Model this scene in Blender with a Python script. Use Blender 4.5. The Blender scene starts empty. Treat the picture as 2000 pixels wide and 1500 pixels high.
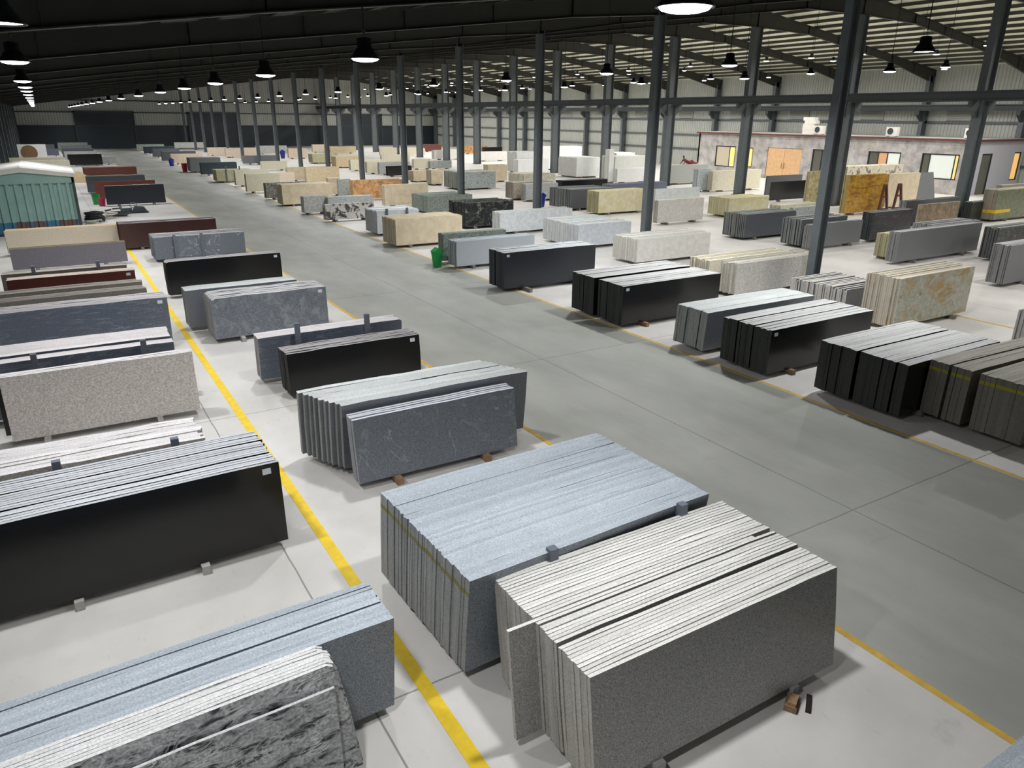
import bpy, bmesh, math, random
from mathutils import Vector, Matrix, Euler, noise
R = math.radians
random.seed(7)
scene = bpy.context.scene
COL = scene.collection

# ---------------------------------------------------------------- helpers
def lin(c):
    return tuple((v/12.92 if v <= .04045 else ((v+.055)/1.055)**2.4) for v in [x/255 for x in c])

def tag(o, label=None, cat=None, group=None, kind=None):
    if label: o['label'] = label
    if cat: o['category'] = cat
    if group: o['group'] = group
    if kind: o['kind'] = kind
    return o

class MB:
    """collects boxes, prisms, tubes into one mesh"""
    def __init__(s): s.v = []; s.f = []; s.m = []
    def add(s, vs, fs, m=0):
        n = len(s.v); s.v += [tuple(v) for v in vs]
        for i, f in enumerate(fs):
            s.f.append(tuple(k+n for k in f)); s.m.append(m if isinstance(m, int) else m[i])
        return s
    def box(s, a, b, m=0):
        x0, y0, z0 = a; x1, y1, z1 = b
        return s.add([(x0,y0,z0),(x1,y0,z0),(x1,y1,z0),(x0,y1,z0),(x0,y0,z1),(x1,y0,z1),(x1,y1,z1),(x0,y1,z1)],
                     [(0,3,2,1),(4,5,6,7),(0,1,5,4),(1,2,6,5),(2,3,7,6),(3,0,4,7)], m)
    def bar(s, p, q, w, h, m=0):
        p, q = Vector(p), Vector(q); d = (q-p).normalized()
        u = Vector((0,0,1)) if abs(d.z) < .9 else Vector((0,1,0))
        r = d.cross(u).normalized(); u = r.cross(d)
        vs = []
        for c in (p, q):
            for a, b in ((-1,-1),(1,-1),(1,1),(-1,1)): vs.append(c + r*(a*w/2) + u*(b*h/2))
        return s.add(vs, [(0,1,2,3),(7,6,5,4),(0,4,5,1),(1,5,6,2),(2,6,7,3),(3,7,4,0)], m)
    def tube(s, pts, r, n=8, m=0):
        pts = [Vector(p) for p in pts]; rings = []
        for i, p in enumerate(pts):
            d = (pts[min(i+1, len(pts)-1)] - pts[max(i-1, 0)]).normalized()
            u = Vector((0,0,1)) if abs(d.z) < .9 else Vector((1,0,0))
            a = d.cross(u).normalized(); b = d.cross(a)
            rings.append([p + a*(r*math.cos(2*math.pi*k/n)) + b*(r*math.sin(2*math.pi*k/n)) for k in range(n)])
        vs = [v for g in rings for v in g]; fs = []
        for i in range(len(pts)-1):
            for k in range(n):
                fs.append((i*n+k, i*n+(k+1)%n, (i+1)*n+(k+1)%n, (i+1)*n+k))
        fs.append(tuple(range(n-1, -1, -1))); fs.append(tuple((len(pts)-1)*n+k for k in range(n)))
        return s.add(vs, fs, m)
    def lathe(s, prof, n=24, c=(0,0,0), m=0):
        vs = []; fs = []
        for r, z in prof:
            for k in range(n):
                a = 2*math.pi*k/n; vs.append((c[0]+r*math.cos(a), c[1]+r*math.sin(a), c[2]+z))
        for i in range(len(prof)-1):
            for k in range(n): fs.append((i*n+k, i*n+(k+1)%n, (i+1)*n+(k+1)%n, (i+1)*n+k))
        if prof[0][0] > 1e-4: fs.append(tuple(range(n-1,-1,-1)))
        if prof[-1][0] > 1e-4: fs.append(tuple((len(prof)-1)*n+k for k in range(n)))
        return s.add(vs, fs, m)
    def prism(s, poly, axis, a, b, m=0):
        """poly of 2D points extruded along an axis from a to b"""
        def P(u, v, t):
            return {'x': (t,u,v), 'y': (u,t,v), 'z': (u,v,t)}[axis]
        n = len(poly); vs = [P(u,v,a) for u,v in poly] + [P(u,v,b) for u,v in poly]
        fs = [tuple(range(n-1,-1,-1)), tuple(range(n,2*n))] + [(k,(k+1)%n,n+(k+1)%n,n+k) for k in range(n)]
        return s.add(vs, fs, m)
    def mesh(s, name, mats, smooth=False):
        me = bpy.data.meshes.new(name); me.from_pydata(s.v, [], s.f)
        for mt in (mats if isinstance(mats, (list, tuple)) else [mats]): me.materials.append(mt)
        me.polygons.foreach_set('material_index', s.m)
        bm = bmesh.new(); bm.from_mesh(me); bmesh.ops.recalc_face_normals(bm, faces=bm.faces); bm.to_mesh(me); bm.free()
        if smooth: me.polygons.foreach_set('use_smooth', [True]*len(me.polygons))
        me.update(); return me
    def build(s, name, mats, parent=None, loc=(0,0,0), rot=(0,0,0), smooth=False):
        return link(name, s.mesh(name, mats, smooth), parent, loc, rot)

def link(name, me, parent=None, loc=(0,0,0), rot=(0,0,0)):
    o = bpy.data.objects.new(name, me); COL.objects.link(o)
    o.location = loc; o.rotation_euler = rot
    if parent: o.parent = parent
    return o
def empty(name, loc, rz=0):
    o = bpy.data.objects.new(name, None); COL.objects.link(o)
    o.location = loc; o.rotation_euler = (0,0,rz); o.empty_display_size = .2
    return o
def copy_tree(o, parent=None):
    c = o.copy(); COL.objects.link(c)
    if parent: c.parent = parent
    for ch in o.children: copy_tree(ch, c)
    return c

# ---------------------------------------------------------------- materials
def newmat(name):
    m = bpy.data.materials.new(name); m.use_nodes = True
    nt = m.node_tree; b = nt.nodes['Principled BSDF']
    return m, nt, b
class NT:
    def __init__(s, nt): s.nt = nt
    def n(s, t, **kw):
        x = s.nt.nodes.new(t)
        for k, v in kw.items():
            if k.startswith('i_'): x.inputs[k[2:]].default_value = v
            else: setattr(x, k, v)
        return x
    def l(s, a, b): s.nt.links.new(a, b)
    def math(s, op, a, b=None, c=None):
        x = s.n('ShaderNodeMath', operation=op)
        for i, v in enumerate((a, b, c)):
            if v is None: continue
            if isinstance(v, (int, float)): x.inputs[i].default_value = v
            else: s.l(v, x.inputs[i])
        return x.outputs[0]
    def mix(s, f, a, b):
        x = s.n('ShaderNodeMix', data_type='RGBA')
        for i, v in ((0, f), (6, a), (7, b)):
            if isinstance(v, (int, float)): x.inputs[i].default_value = v
            elif isinstance(v, tuple): x.inputs[i].default_value = (*v[:3], 1)
            else: s.l(v, x.inputs[i])
        return x.outputs[2]
    def noise(s, vec, scale, detail=3, rough=.55, dist=0):
        x = s.n('ShaderNodeTexNoise'); x.inputs['Scale'].default_value = scale
        x.inputs['Detail'].default_value = detail; x.inputs['Roughness'].default_value = rough
        x.inputs['Distortion'].default_value = dist
        if vec is not None: s.l(vec, x.inputs['Vector'])
        return x.outputs[0]
    def ramp(s, f, a, b):
        x = s.n('ShaderNodeMapRange'); x.inputs[1].default_value = a; x.inputs[2].default_value = b
        s.l(f, x.inputs[0]); return x.outputs[0]
    def pos(s, scale=(1,1,1), rot=(0,0,0)):
        g = s.n('ShaderNodeNewGeometry'); mp = s.n('ShaderNodeMapping')
        mp.inputs['Scale'].default_value = scale; mp.inputs['Rotation'].default_value = rot
        s.l(g.outputs['Position'], mp.inputs[0]); return mp.outputs[0]

def plain(name, rgb, rough=.6, metal=0., var=.0, scale=8., emit=None, spec=.5):
    m, nt, b = newmat(name); q = NT(nt); c = lin(rgb)
    if var:
        f = q.noise(q.pos(), scale, 4)
        q.l(q.mix(q.ramp(f, .3, .7), tuple(v*(1-var) for v in c), tuple(min(1, v*(1+var)) for v in c)), b.inputs['Base Color'])
    else: b.inputs['Base Color'].default_value = (*c, 1)
    b.inputs['Roughness'].default_value = rough; b.inputs['Metallic'].default_value = metal
    b.inputs['Specular IOR Level'].default_value = spec
    if emit: b.inputs['Emission Color'].default_value = (*c, 1); b.inputs['Emission Strength'].default_value = emit
    return m

def stone(name, c1, c2, speck=70., vein=None, vscale=1.2, vstretch=(1,1,1), vrot=(0,0,0), vw=.05, patch=None, pscale=2., pamt=(.45,.65), rough=.28, mixlo=.35, mixhi=.65, spec=.5):
    """polished stone: fine crystal speckle, optional patches and veins of another colour"""
    m, nt, b = newmat(name); q = NT(nt); P = q.pos()
    f = q.ramp(q.noise(P, speck, 2, .6), mixlo, mixhi)
    col = q.mix(f, lin(c1), lin(c2))
    if patch:
        g = q.ramp(q.noise(q.pos(vstretch, vrot), pscale, 5, .6, .6), *pamt)
        col = q.mix(g, col, lin(patch))
    if vein:
        v = q.noise(q.pos(vstretch, vrot), vscale, 5, .6, 1.6)
        d = q.math('ABSOLUTE', q.math('SUBTRACT', v, .5))
        g = q.math('SUBTRACT', 1.0, q.ramp(d, 0.0, vw))
        w = q.ramp(q.noise(P, 3., 2), .3, .7)
        col = q.mix(q.math('MULTIPLY', q.math('MULTIPLY', g, g), w), col, lin(vein))
    q.l(col, b.inputs['Base Color']); b.inputs['Roughness'].default_value = rough
    b.inputs['Specular IOR Level'].default_value = spec
    return m

def edge(name, c, var=.26, stripe=None, sz=.85):
    """sawn slab edge: rough, a little different from slab to slab; optional painted sequence line"""
    m, nt, b = newmat(name); q = NT(nt)
    oi = q.n('ShaderNodeObjectInfo')
    r = q.math('ADD', q.math('MULTIPLY', oi.outputs['Random'], .22), .86)
    f = q.ramp(q.noise(q.pos(), 55., 3, .65), .3, .7)
    a = lin(c); col = q.mix(f, tuple(v*(1-var) for v in a), tuple(min(1, v*(1+var)) for v in a))
    big = q.ramp(q.noise(q.pos(), 2.2, 4, .6), .35, .7)
    col = q.mix(q.math('MULTIPLY', big, .22), col, tuple(v*.6 for v in a))
    x = q.n('ShaderNodeVectorMath', operation='SCALE'); q.l(col, x.inputs[0]); q.l(r, x.inputs['Scale']); col = x.outputs[0]
    if stripe:
        tc = q.n('ShaderNodeTexCoord'); sp = q.n('ShaderNodeSeparateXYZ'); q.l(tc.outputs['Object'], sp.inputs[0])
        k = q.math('LESS_THAN', q.math('ABSOLUTE', q.math('SUBTRACT', sp.outputs[2], sz)), .03)
        col = q.mix(q.math('MULTIPLY', k, .85), col, lin(stripe))
    q.l(col, b.inputs['Base Color']); b.inputs['Roughness'].default_value = .85
    b.inputs['Specular IOR Level'].default_value = .25
    return m

STONES = {  # key: (face material args, edge colour, words)
 'speckgrey':  (dict(c1=(116,116,116), c2=(178,176,172), speck=85.), (222,220,214), 'light grey speckled granite'),
 'bluegranite':(dict(c1=(92,100,112), c2=(150,156,164), speck=80.), (180,188,196), 'bluish grey granite'),
 'slateblue':  (dict(c1=(98,104,112), c2=(122,128,134), speck=40., vein=(160,166,172), vscale=.6, vw=.012), (200,204,210), 'slate grey white-veined stone'),
 'slate':      (dict(c1=(98,102,108), c2=(118,122,128), speck=50.), (192,196,194), 'dark slate grey stone'),
 'black':      (dict(c1=(10,10,11), c2=(20,20,21), speck=60., rough=.2), (168,164,164), 'polished black granite'),
 'darkbeige':  (dict(c1=(92,90,78), c2=(120,116,102), speck=20.), (158,154,144), 'dark beige granite'),
 'blackdark':  (dict(c1=(12,12,12), c2=(22,22,22), speck=60., rough=.2), (186,186,184), 'black granite'),
 'galaxy':     (dict(c1=(8,8,9), c2=(20,20,21), speck=45., rough=.16, patch=(150,150,150), pscale=38., pamt=(.74,.8)), (196,198,202), 'black granite with tiny white flecks'),
 'navy':       (dict(c1=(34,38,46), c2=(46,50,58), speck=60., rough=.3), (184,188,188), 'dark navy granite'),
 'greyswirl':  (dict(c1=(96,102,112), c2=(128,132,138), speck=30., patch=(150,156,160), pscale=4., pamt=(.5,.75)), (192,190,190), 'mottled mid-grey granite'),
 'swirlvein':  (dict(c1=(92,100,110), c2=(120,126,134), speck=30., vein=(205,210,216), vscale=.5, vw=.014), (192,190,186), 'blue-grey stone with a white swirl'),
 'pinkgrey':   (dict(c1=(172,164,158), c2=(214,208,202), speck=34.), (226,222,222), 'pinkish grey granite'),
 'storm':      (dict(c1=(126,127,130), c2=(170,172,173), speck=40., patch=(34,36,40), pscale=5., pamt=(.5,.62), vein=(225,226,226), vscale=3.4, vw=.06, vstretch=(1,1,2.6), vrot=(0,.5,0)), (226,226,224), 'black and grey swirled stone'),
 'bluestripe': (dict(c1=(84,92,104), c2=(104,110,122), speck=40., vein=(140,148,158), vscale=1.6, vstretch=(.5,1,3.5), vw=.05), (206,200,200), 'blue-grey banded stone'),
 'taupe':      (dict(c1=(120,114,108), c2=(148,142,134), speck=40.), (160,154,144), 'taupe granite'),
 'oxred':      (dict(c1=(74,34,30), c2=(96,46,40), speck=60.), (190,176,164), 'dark red granite'),
 'purplegrey': (dict(c1=(104,100,110), c2=(126,122,130), speck=60.), (150,136,100), 'purple-grey granite'),
 'creamy':     (dict(c1=(206,192,168), c2=(224,212,192), speck=30.), (214,190,150), 'plain cream stone'),
 'maroon':     (dict(c1=(58,36,32), c2=(76,48,42), speck=60.), (168,160,164), 'dark maroon granite'),
 'cream':      (dict(c1=(218,210,186), c2=(234,228,208), speck=10.), (232,226,206), 'cream stone'),
 'beige':      (dict(c1=(206,190,162), c2=(222,208,180), speck=2.6), (220,212,188), 'beige stone'),
 'beigegrey':  (dict(c1=(196,192,168), c2=(214,208,186), speck=12.), (212,208,188), 'greyish beige stone'),
 'tan':        (dict(c1=(212,190,152), c2=(228,212,180), speck=6.), (226,210,176), 'tan stone'),
 'pinkbeige':  (dict(c1=(216,196,174), c2=(230,214,196), speck=8.), (230,212,192), 'pinkish beige stone'),
 'olive':      (dict(c1=(166,164,128), c2=(194,190,156), speck=8.), (200,196,166), 'olive beige stone'),
 'yellow':     (dict(c1=(202,196,164), c2=(218,213,186), speck=4., patch=(204,194,150), pscale=1.5), (234,226,184), 'yellowish stone'),
 'yellowgreen':(dict(c1=(150,146,100), c2=(190,182,140), speck=6.), (226,220,180), 'yellow-green stone'),
 'yellowwhite':(dict(c1=(186,182,160), c2=(214,212,200), speck=6.), (228,224,204), 'off-white stone'),
 'swirl':      (dict(c1=(176,180,164), c2=(200,200,184), speck=10., patch=(184,150,84), pscale=1.3, pamt=(.5,.66), vein=(124,110,70), vscale=1.3, vstretch=(1,1,1.8), vrot=(0,.7,0), vw=.04), (232,220,200), 'cream marble with gold swirls'),
 'white':      (dict(c1=(222,220,214), c2=(236,234,230), speck=5.), (236,234,222), 'white stone'),
 'whitespeck': (dict(c1=(196,192,186), c2=(222,220,214), speck=14., patch=(140,136,134), pscale=7., pamt=(.62,.72)), (236,230,214), 'white stone with grey flecks'),
 'whiteblue':  (dict(c1=(210,218,222), c2=(230,235,236), speck=6.), (230,230,220), 'bluish white stone'),
 'bluewhite':  (dict(c1=(176,186,190), c2=(206,212,214), speck=6.), (214,218,218), 'pale blue-white stone'),
 'paleblue':   (dict(c1=(206,212,220), c2=(222,228,234), speck=6.), (226,228,222), 'pale blue-white stone'),
 'palebluegrey':(dict(c1=(160,168,174), c2=(184,190,196), speck=50.), (196,204,208), 'pale blue-grey granite'),
 'whitegrey':  (dict(c1=(180,178,174), c2=(206,204,200), speck=10.), (212,210,204), 'white-grey stone'),
 'greywhite':  (dict(c1=(160,162,160), c2=(192,194,190), speck=10.), (214,214,206), 'whitish grey stone'),
 'brownwhite': (dict(c1=(150,140,124), c2=(190,182,168), speck=10.), (206,200,186), 'brown-white stone'),
 'whiteblock': (dict(c1=(244,246,244), c2=(250,251,250), speck=3.), (240,240,234), 'bright white quartz'),
 'greyblock':  (dict(c1=(222,222,216), c2=(230,230,226), speck=3.), (226,226,220), 'off-white quartz'),
 'midgrey':    (dict(c1=(104,106,108), c2=(124,126,128), speck=50.), (186,186,188), 'mid-grey granite'),
 'midgreylight':(dict(c1=(150,152,150), c2=(170,172,170), speck=30.), (224,214,200), 'light grey stone'),
 'darkgrey':   (dict(c1=(76,80,86), c2=(96,100,106), speck=50.), (168,172,168), 'dark grey granite'),
 'stripegrey': (dict(c1=(96,98,102), c2=(120,122,126), speck=40.), (226,222,214), 'grey striped granite'),
 'greyspeck':  (dict(c1=(140,148,148), c2=(184,190,188), speck=14., patch=(96,102,100), pscale=6., pamt=(.58,.68)), (204,206,190), 'grey speckled stone'),
 'darkspeck':  (dict(c1=(96,98,94), c2=(160,158,150), speck=14., patch=(60,60,58), pscale=6., pamt=(.52,.62)), (150,150,140), 'dark speckled stone'),
 'blackwhite': (dict(c1=(192,188,180), c2=(214,210,202), speck=20., patch=(64,64,66), pscale=3., pamt=(.5,.56)), (206,204,192), 'white stone with black blotches'),
 'greengrey':  (dict(c1=(108,120,112), c2=(150,158,148), speck=10.), (168,176,162), 'green-grey stone'),
 'green':      (dict(c1=(84,94,70), c2=(122,128,98), speck=6.), (214,202,180), 'green stone'),
 'greenyellow':(dict(c1=(140,134,84), c2=(190,180,140), speck=4., vein=(218,210,180), vscale=1.5, vw=.06), (226,216,176), 'green and yellow stone'),
 'darkgreen':  (dict(c1=(46,52,52), c2=(62,68,66), speck=40.), (196,200,190), 'dark green granite'),
 'darkteal':   (dict(c1=(32,46,52), c2=(46,60,64), speck=40.), (150,176,168), 'dark teal granite'),
 'bluegrey':   (dict(c1=(96,104,124), c2=(124,130,146), speck=40.), (160,168,184), 'blue-grey granite'),
 'blackstripe':(dict(c1=(34,36,40), c2=(48,50,52), speck=40., vein=(90,94,98), vscale=1.6, vstretch=(.3,.3,4), vw=.06, rough=.2), (150,156,160), 'black striped granite'),
 'blackscratch':(dict(c1=(40,44,44), c2=(60,62,62), speck=40., vein=(200,204,200), vscale=2.5, vw=.02), (184,186,186), 'black granite with white scratches'),
 'blackvein':  (dict(c1=(26,30,30), c2=(40,44,44), speck=40., vein=(210,206,190), vscale=1.5, vw=.02, rough=.2), (118,124,110), 'black stone with white veins'),
 'brownmarble':(dict(c1=(120,96,72), c2=(168,142,112), speck=6., patch=(104,104,76), pscale=2.5), (214,196,164), 'brown marble'),
 'gold':       (dict(c1=(170,124,36), c2=(206,160,60), speck=4., patch=(140,96,34), pscale=2.6, pamt=(.48,.66), vstretch=(.5,1,2)), (222,206,140), 'golden yellow stone'),
 'orange':     (dict(c1=(196,144,92), c2=(216,172,122), speck=5., patch=(146,108,76), pscale=3.), (224,196,150), 'orange-brown stone'),
 'creamspeck': (dict(c1=(206,198,176), c2=(226,218,200), speck=8., patch=(128,120,112), pscale=2.4, pamt=(.56,.62)), (236,232,214), 'cream stone with grey blotches'),
 'redbrown':   (dict(c1=(92,52,44), c2=(120,72,60), speck=30.), (196,170,160), 'red-brown granite'),
}
_fm = {}; _em = {}
def face_mat(k):
    if k not in _fm: _fm[k] = stone(k + '_face', **STONES[k][0])
    return _fm[k]
def edge_mat(k, stripe=None, sz=.85):
    kk = (k, stripe, sz)
    if kk not in _em: _em[kk] = edge(k + '_edge', STONES[k][1], stripe=stripe, sz=sz)
    return _em[kk]

edge_raw = edge
M = dict(
 steel=plain('steel_blue_grey', (96,103,106), .5, .0, .08, 3.),
 steeld=plain('steel_dark', (58,64,66), .55, .0, .08, 2.),
 rafter=plain('rafter_paint', (58,58,53), .6, .0, .06, 2.),
 purlin=plain('purlin_paint', (66,66,58), .6),
 wood=plain('timber', (150,122,92), .85, 0, .25, 20.),
 woodg=plain('weathered_timber', (128,122,112), .9, 0, .2, 20.),
 conc=plain('concrete_block', (170,168,164), .9, 0, .1, 20.),
 post=plain('rack_post_paint', (98,104,116), .55, 0, .08, 10.),
 label=plain('paper_label', (214,220,224), .8),
 shade=plain('lamp_housing', (34,36,40), .45),
 lens=plain('lamp_lens_lit', (255,255,255), .4, emit=14.),
 lensoff=plain('lamp_lens_off', (190,196,200), .4),
 cable=plain('cable_black', (22,22,22), .6),
 roofl=plain('roof_sheet_shaded', (30,34,34), .8),  # shade under the downward lamps put into the sheet colour
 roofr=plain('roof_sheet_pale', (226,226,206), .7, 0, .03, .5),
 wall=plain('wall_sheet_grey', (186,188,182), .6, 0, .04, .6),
 walld=plain('wall_sheet_dark_grey', (92,98,98), .6, 0, .05, .6),
 navy=plain('dark_navy_panel', (46,55,63), .55, 0, .1, .4),
 yellow=plain('floor_paint_yellow', (232,196,40), .7, 0, .12, 6.),
 yellowd=plain('worn_yellow_paint', (206,168,70), .75, 0, .2, 5.),
 green=plain('plastic_green', (22,150,70), .4),
 blue=plain('plastic_blue', (28,50,140), .4),
 red=plain('plastic_red', (176,26,34), .4),
 pink=plain('plastic_pink', (190,40,90), .4),
 whitep=plain('white_enamel', (226,222,214), .45, 0, .04, 3.),
 brown=plain('rust_brown', (134,104,74), .8, 0, .15, 5.),
 blackr=plain('rubber_black', (26,25,25), .6, 0, .2, 12.),
 strap=plain('webbing_pale', (190,186,176), .8),
 maroonp=plain('maroon_paint', (98,52,46), .6),
 frame=plain('window_frame_black', (32,34,38), .45),
 doorwood=plain('door_wood', (214,172,128), .5, 0, .1, 4.),
 warm=plain('warm_lit_pane', (250,200,120), .3, emit=.6),
 cool=plain('pale_lit_pane', (206,212,206), .3, emit=.32),
 tanp=plain('tan_lit_pane', (196,150,112), .3, emit=.3),
 beigep=plain('beige_lit_pane', (176,166,146), .3, emit=.3),
 dim=plain('dim_pane', (92,92,84), .2),
 rustA=plain('a_frame_rust', (92,56,50), .8),
 cloth=plain('cloth_dark_red', (112,30,42), .9),
 skin=plain('skin', (120,84,64), .6),
 hair=plain('hair_black', (22,20,20), .7),
 plaster=plain('plaster_lilac_grey', (186,186,194), .8),
)
def mat_floor():
    m, nt, b = newmat('concrete_floor'); q = NT(nt); P = q.pos()
    sp = q.n('ShaderNodeSeparateXYZ'); q.l(P, sp.inputs[0]); X, Y = sp.outputs[0], sp.outputs[1]
    base = q.mix(q.ramp(q.noise(P, .45, 5, .6), .3, .7), lin((192,188,182)), lin((216,213,208)))
    # hardener-coated driving aisle: its own greenish grey concrete
    a = q.math('MULTIPLY', q.math('GREATER_THAN', X, 6.9), q.math('LESS_THAN', X, 12.72))
    aisle = q.mix(q.ramp(q.noise(q.pos((1,.35,1)), .6, 5, .6), .3, .7), lin((142,143,134)), lin((168,168,160)))
    col = q.mix(a, base, aisle)
    st = q.ramp(q.noise(P, 1.3, 6, .7), .62, .8)
    col = q.mix(q.math('MULTIPLY', st, .35), col, lin((120,116,108)))
    sc = q.ramp(q.noise(q.pos((8,1,1)), 2., 4, .7), .64, .7)
    col = q.mix(q.math('MULTIPLY', sc, .16), col, lin((110,106,100)))
    # saw-cut joints
    wob = q.math('MULTIPLY', q.math('SUBTRACT', q.noise(P, .8, 2), .5), .05)
    def joint(v, off, per, w):
        t = q.math('FRACT', q.math('DIVIDE', q.math('ADD', q.math('ADD', v, wob), -off + per*40.5), per))
        return q.math('LESS_THAN', q.math('ABSOLUTE', q.math('SUBTRACT', t, .5)), w/per)
    j = q.math('MAXIMUM', joint(X, 9.44, 7.6, .011), joint(Y, 5.56, 8.4, .011))
    col = q.mix(q.math('MULTIPLY', j, .62), col, lin((70,70,66)))
    q.l(col, b.inputs['Base Color']); b.inputs['Roughness'].default_value = .5
    b.inputs['Specular IOR Level'].default_value = .35
    rr = q.math('ADD', q.math('MULTIPLY', q.noise(P, .9, 3), .3), .35); q.l(rr, b.inputs['Roughness'])
    return m
def mat_cladding():
    m, nt, b = newmat('granite_cladding'); q = NT(nt); P = q.pos()
    col = q.mix(q.ramp(q.noise(P, 1.4, 5, .65), .32, .68), lin((134,130,130)), lin((192,188,186)))
    col = q.mix(q.math('MULTIPLY', q.ramp(q.noise(P, .5, 3), .5, .7), .4), col, lin((164,160,138)))
    q.l(col, b.inputs['Base Color']); b.inputs['Roughness'].default_value = .5
    return m
def mat_container():
    m, nt, b = newmat('container_teal_paint'); q = NT(nt); P = q.pos()
    sp = q.n('ShaderNodeSeparateXYZ'); q.l(P, sp.inputs[0])
    col = q.mix(q.ramp(q.noise(P, 1.5, 4), .3, .7), lin((134,168,160)), lin((150,182,174)))
    z = q.math('ADD', sp.outputs[2], q.math('MULTIPLY', q.math('SUBTRACT', q.noise(P, 4., 2), .5), .1))
    low = q.math('LESS_THAN', z, .62)
    blu = q.mix(q.ramp(q.noise(q.pos((1,1,.3)), 1.1, 3), .52, .58), lin((66,116,146)), lin((104,80,74)))
    q.l(q.mix(low, col, blu), b.inputs['Base Color']); b.inputs['Roughness'].default_value = .6
    return m
M['floor'] = mat_floor(); M['clad'] = mat_cladding(); M['cont'] = mat_container()

ORD = ['zeroth','first','second','third','fourth','fifth','sixth','seventh','eighth','ninth','tenth','eleventh','twelfth','thirteenth',
 'fourteenth','fifteenth','sixteenth','seventeenth','eighteenth','nineteenth','twentieth']
def ordw(n):
    if n <= 20: return ORD[n]
    t = {2:'twenty',3:'thirty',4:'forty',5:'fifty'}[n//10]
    return t[:-1]+'ieth' if n % 10 == 0 else t+'-'+ORD[n % 10]
LAMP_W = 145.
EXPO = 0.0
# ---------------------------------------------------------------- camera
H0 = 5.5
cam = bpy.data.cameras.new('camera'); co = bpy.data.objects.new('camera', cam); COL.objects.link(co)
cam.sensor_width = 36; cam.lens = 36*1429.6/2000; cam.clip_end = 400; cam.clip_start = .05
r_ = Vector((0.85347,-0.52107,0.008524)); u_ = Vector((0.171931,0.296975,0.939279)); f_ = Vector((0.491961,0.800183,-0.343048))
co.matrix_world = Matrix(((r_.x,u_.x,-f_.x,0),(r_.y,u_.y,-f_.y,0),(r_.z,u_.z,-f_.z,H0),(0,0,0,1)))
scene.camera = co

# ---------------------------------------------------------------- the building
XL, XR, YB, YF, RIDGE = -3.3, 68.75, -24.0, 143.0, 45.4
FR = [15.4+8.388*k for k in range(-4, 16)]
def zraf(x):           # underside of the rafters
    return 6.79+.1213*x if x <= RIDGE else 12.30-(x-RIDGE)*.137
def st(o, label=None, cat=None, group=None): return tag(o, label, cat, group, 'structure')
st(MB().box((XL-.3,YB-.3,-.3),(XR+.3,YF+.3,0)).build('floor', M['floor']), 'pale concrete warehouse floor with a darker grey driving aisle', 'floor')
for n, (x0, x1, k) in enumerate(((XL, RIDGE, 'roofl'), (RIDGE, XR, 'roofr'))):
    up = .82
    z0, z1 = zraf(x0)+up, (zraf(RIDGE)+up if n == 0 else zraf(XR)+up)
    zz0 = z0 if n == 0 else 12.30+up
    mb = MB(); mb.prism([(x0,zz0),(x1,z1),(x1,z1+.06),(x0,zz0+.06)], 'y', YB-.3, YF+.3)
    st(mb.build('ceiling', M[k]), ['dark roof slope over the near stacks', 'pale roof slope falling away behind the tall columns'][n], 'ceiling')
def corr(a, b, z0f, z1f, step, depth, nrm, mat, name):
    """ribbed sheet wall between two ground points"""
    a, b = Vector(a), Vector(b); L = (b-a).length; d = (b-a)/L; n = int(L/step); mb = MB(); vs = []; fs = []
    for i in range(n+1):
        for dt, dp in ((0,0),(.3,0),(.4,depth),(.9,depth)):
            t = min(L, (i+dt)*step); p = a + d*t + Vector(nrm)*dp
            for z in (z0f(p.x), z1f(p.x)): vs.append((p.x, p.y, z))
    for i in range(len(vs)//2-1): fs.append((2*i, 2*i+2, 2*i+3, 2*i+1))
    mb.add(vs, fs); return mb.build(name, mat)
st(corr((XR,YB,0),(XR,YF,0), lambda x: 0, lambda x: 9.95, .3, .05, (-1,0,0), M['wall'], 'wall_right'), 'tall ribbed grey sheet wall with dark girts behind the white blocks', 'wall')
st(corr((XL,YF,0),(RIDGE,YF,0), lambda x: 3.55, lambda x: zraf(x)+.82, .4, .05, (0,-1,0), M['wall'], 'wall_far'), 'ribbed grey sheet end wall above the dark doors', 'wall')
st(corr((RIDGE,YF,0),(XR,YF,0), lambda x: 3.55, lambda x: zraf(x)+.82, .4, .05, (0,-1,0), M['wall'], 'wall_far'), 'ribbed grey sheet end wall beside the orange stacks', 'wall')
st(MB().box((XL,YF,0),(XR,YF+.2,3.6)).build('wall_far', M['navy']), 'dark navy lower band of the end wall', 'wall')
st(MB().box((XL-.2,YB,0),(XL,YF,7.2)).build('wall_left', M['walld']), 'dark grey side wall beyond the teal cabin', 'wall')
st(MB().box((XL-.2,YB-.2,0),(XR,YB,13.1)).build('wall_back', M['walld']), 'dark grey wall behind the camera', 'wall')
for i, (a, b) in enumerate(((5.3,13.6),(22.3,30.1),(48.7,57.2))):
    mb = MB(); mb.box((a,YF-.16,0),(b,YF-.1,5.5))
    for k in range(18): mb.box((a,YF-.19,.05+k*.3),(b,YF-.15,.28+k*.3))
    d = st(mb.build('door_%d' % (i+1), M['navy']), ['tall dark roller door at the end of the main aisle','tall dark roller door behind the slim columns','tall dark roller door behind the tall columns'][i], 'door')
    MB().box((a-.25,YF-.3,0),(a,YF-.06,5.75)).box((b,YF-.3,0),(b+.25,YF-.06,5.75)).box((a-.25,YF-.3,5.5),(b+.25,YF-.06,5.8)).build('door_frame', M['steeld'], d)
for z in (1.97, 3.6, 5.35, 7.6):
    st(MB().box((XR-.22,YB,z-.1),(XR-.05,YF,z+.1)).build('trim_1', M['steel']), 'dark horizontal girt on the side wall at %.1f metres height' % z, 'girt', 'girts on the side wall')
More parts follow.
